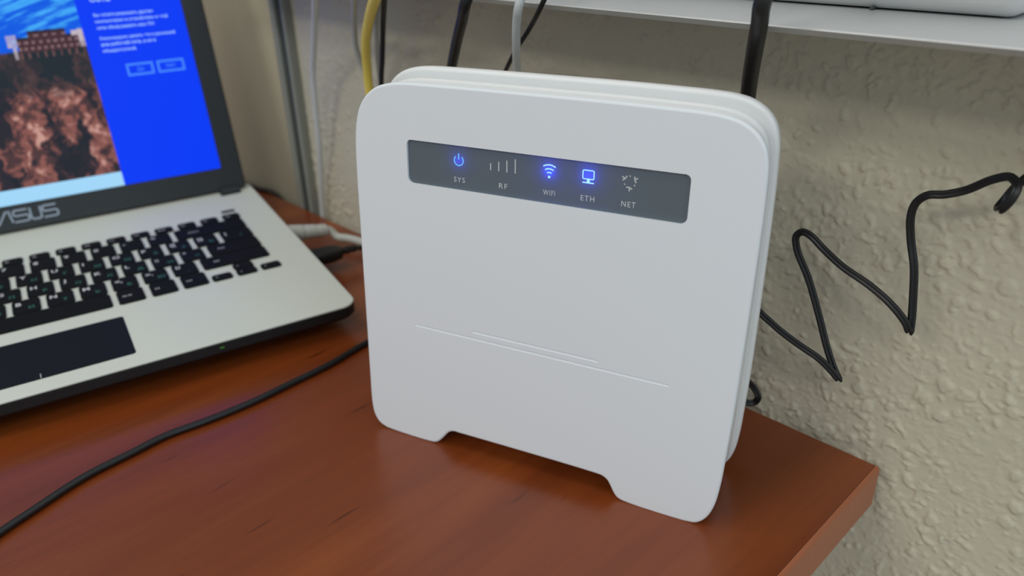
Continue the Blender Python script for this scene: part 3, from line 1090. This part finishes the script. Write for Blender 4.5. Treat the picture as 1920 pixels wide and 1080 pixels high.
cable('power_cable', hang([(-0.0548, -0.062, 0.2124), (-0.0574, -0.058, 0.2037), (-0.0625, -0.050, 0.1927), (-0.0714, -0.035, 0.1707)], 0.0032),
      0.0032, M_BLACK_CABLE, 'thick black cable in front of the sill behind the right end of the router', group='cables hanging behind the router')

# cable lying across the desk
rb = RM @ Vector(bp(-0.055, 0.020, 0.0034))
cable('black_cable', [(-0.12, -0.6248, -0.10), (-0.122, -0.6248, -0.02), (-0.126, -0.6242, -0.001), (-0.131, -0.6200, 0.0028), (-0.138, -0.609, 0.0020), (-0.150, -0.58, 0.0020), (-0.195, -0.47, 0.0020), (-0.232, -0.37, 0.0020), (-0.2564, -0.3099, 0.0020),
                      (-0.2610, -0.2957, 0.0020), (-0.2686, -0.2701, 0.0020), (-0.2706, -0.2466, 0.0020), (-0.2720, -0.2295, 0.0020), (-0.2690, -0.2081, 0.0020),
                      (-0.2672, -0.1843, 0.0020), (-0.2682, -0.1572, 0.0020), (-0.2694, -0.1319, 0.0020), (-0.2741, -0.1014, 0.0020), (-0.272, -0.075, 0.0020),
                      (-0.255, -0.055, 0.0028), (-0.225, -0.050, 0.006), (rb.x - 0.004, rb.y + 0.018, rb.z), tuple(rb)], 0.0018, M_BLACK_CABLE,
      'black cable lying across the desk in front of the laptop', 6)
cable('black_cable', [(-0.70, -0.035, 0.0020), (-0.66, -0.022, 0.0020), (-0.6251, -0.0110, 0.0020), (-0.606, -0.0045, 0.0020), (-0.592, -0.0028, 0.0020), (-0.5750, 0.0010, 0.0016), (-0.562, 0.0032, -0.004), (-0.556, 0.0038, -0.03), (-0.556, 0.0038, -0.2)], 0.0019,
      M_BLACK_MATTE, 'short black cable on the desk behind the laptop hinge')

# network cable with boot, plugged into the laptop side
ps = LM @ Vector((U1 + 0.0002, 0.142, 0.0125))
ex = Vector((LU.x, LU.y, 0)).normalized()
bd = Vector((ex.x, ex.y, -0.13))
pe = ps + bd * 0.030
net = empty('network_cable', Matrix.Translation(ps), 'light grey network cable with ribbed boot plugged into the laptop side', 'cable')
inv = -ps
prf, pth = [], []
for k in range(31):
    tt = k / 30
    base_r = 0.0068 - 0.0018 * tt
    rib = 0.0008 if (tt > 0.38 and int(tt * 22) % 2 == 0) else 0.0
    prf.append(base_r - rib)
    pth.append(bd * (0.030 * tt))
V, F = sweep(pth, lambda i, n: circ(prf[i], 16))
mesh('plug_boot', V, F, M_BEIGE_CABLE, net, smooth=True, sharp=50)
rb = RM @ Vector(bp(-0.035, 0.030, 0.0034))
tube('cable_jacket', [tuple(Vector(p) + inv) for p in [tuple(pe - bd * 0.002), tuple(pe + bd * 0.002), (-0.4190, -0.0272, 0.0088), (-0.4100, -0.0235, 0.0088), (-0.397, -0.0195, 0.0082), (-0.37, -0.0145, 0.0060), (-0.33, -0.0125, 0.0034),
      (-0.27, -0.020, 0.0034), (-0.215, -0.030, 0.008), (rb.x - 0.006, rb.y + 0.02, rb.z), tuple(rb)]], 0.0031, M_BEIGE_CABLE, net)

# black plug beside it
ps = LM @ Vector((U1 + 0.0002, 0.100, 0.0080))
usb = empty('usb_cable', Matrix.Translation(ps), 'black plug and cable in the laptop side, nearer than the grey boot', 'cable')
X = Vector((LV.x, LV.y, 0)).normalized()
rg = []
for d, wx, hz in ((0, 0.0078, 0.0036), (0.001, 0.0085, 0.0042), (0.017, 0.0085, 0.0042), (0.024, 0.0066, 0.0038), (0.0255, 0.0050, 0.0034)):
    rg.append([tuple(ex * d + X * a + Vector((0, 0, b))) for a, b in rrect(-wx, wx, -hz, hz, 0.002, 4)])
V, F = loft(rg)
mesh('plug_body', V, F, M_BLACK_MATTE, usb, smooth=True, sharp=40)
rgs = [0.0032, 0.0032, 0.0026, 0.0026, 0.0031, 0.0031, 0.0025, 0.0025, 0.0029, 0.0029, 0.0022]
V, F = sweep([ex * (0.0255 + 0.0012 * i) for i in range(11)], lambda i, n: circ(rgs[i], 14))
mesh('strain_relief', V, F, M_BLACK_MATTE, usb, smooth=True, sharp=40)
q = ex * 0.037
tube('cable_jacket', [tuple(q), tuple(q + ex * 0.006 + Vector((0.002, 0, -0.001))), tuple(Vector((-0.360, -0.0235, 0.0040)) - ps), tuple(Vector((-0.33, -0.0225, 0.0019)) - ps),
                      tuple(Vector((-0.28, -0.036, 0.0019)) - ps), tuple(Vector((-0.24, -0.036, 0.0019)) - ps), tuple(Vector((-0.20, -0.035, 0.0019)) - ps), tuple(Vector((-0.17, -0.04, 0.0019)) - ps)], 0.0018, M_BLACK_MATTE, usb)

# two-strand supply cord, kinked from its packing, along the wall to the back of the router
rb = RM @ Vector(bp(0.020, 0.035, 0.0048))
cord = [(0.22, -0.012, 0.10), (0.15, -0.012, 0.135), (0.09, -0.012, 0.158), (0.0500, -0.012, 0.1640), (0.0366, -0.012, 0.1600), (0.0305, -0.012, 0.1562), (0.0256, -0.012, 0.1493), (0.0236, -0.0130, 0.1443), (0.0229, -0.0165, 0.1418), (0.0248, -0.021, 0.1428),
        (0.0274, -0.022, 0.1480), (0.0275, -0.020, 0.1521), (0.0237, -0.016, 0.1535), (0.0178, -0.013, 0.1504), (0.0092, -0.010, 0.1435), (0.0023, -0.010, 0.1402),
        (-0.0033, -0.010, 0.1386), (-0.0072, -0.009, 0.1343), (-0.0084, -0.008, 0.128), (-0.0067, -0.007, 0.1176), (-0.003, -0.008, 0.1071), (-0.0003, -0.009, 0.0936),
        (0.0013, -0.010, 0.0845), (0.0019, -0.011, 0.0793), (0.0001, -0.013, 0.084), (-0.0069, -0.014, 0.0907), (-0.0168, -0.014, 0.0961), (-0.0296, -0.013, 0.1004),
        (-0.0393, -0.012, 0.1053), (-0.0462, -0.012, 0.1099), (-0.0501, -0.012, 0.1107), (-0.0527, -0.012, 0.1079), (-0.0512, -0.012, 0.1013), (-0.0444, -0.012, 0.0901),
        (-0.0363, -0.013, 0.0743), (-0.0298, -0.014, 0.0606), (-0.0246, -0.015, 0.0519), (-0.0208, -0.0165, 0.0479), (-0.0239, -0.018, 0.0516), (-0.0301, -0.020, 0.0569),
        (-0.0387, -0.022, 0.061), (-0.0466, -0.026, 0.0669), (-0.0534, -0.030, 0.0734), (-0.0600, -0.030, 0.0763), (-0.0690, -0.030, 0.0720), (-0.0730, -0.030, 0.058), (-0.0700, -0.029, 0.0440), (-0.0639, -0.0275, 0.0371),
        (-0.0607, -0.025, 0.0338), (-0.0577, -0.022, 0.029), (-0.055, -0.022, 0.0253), (-0.0565, -0.022, 0.0214), (-0.0591, -0.024, 0.0209), (-0.0640, -0.028, 0.0250),
        (-0.075, -0.034, 0.030), (rb.x + 0.006, rb.y + 0.012, rb.z + 0.0), tuple(rb)]
R2 = 0.00082


def eight(i, n):
    out = []
    for cx, a0 in ((R2, -150), (-R2, 30)):
        for k in range(7):
            a = math.radians(a0 + 300 * k / 6)
            out.append((cx + R2 * math.cos(a), R2 * math.sin(a)))
    return out


V, F = sweep(catmull(cord, 6), eight, ref=np.array((0.35, -1.0, 0.25)))
tag(mesh('supply_cable', V, F, M_BLACK_CABLE, None, smooth=True, sharp=70), 'kinked black two-strand supply cord zigzagging along the textured wall', 'cable')
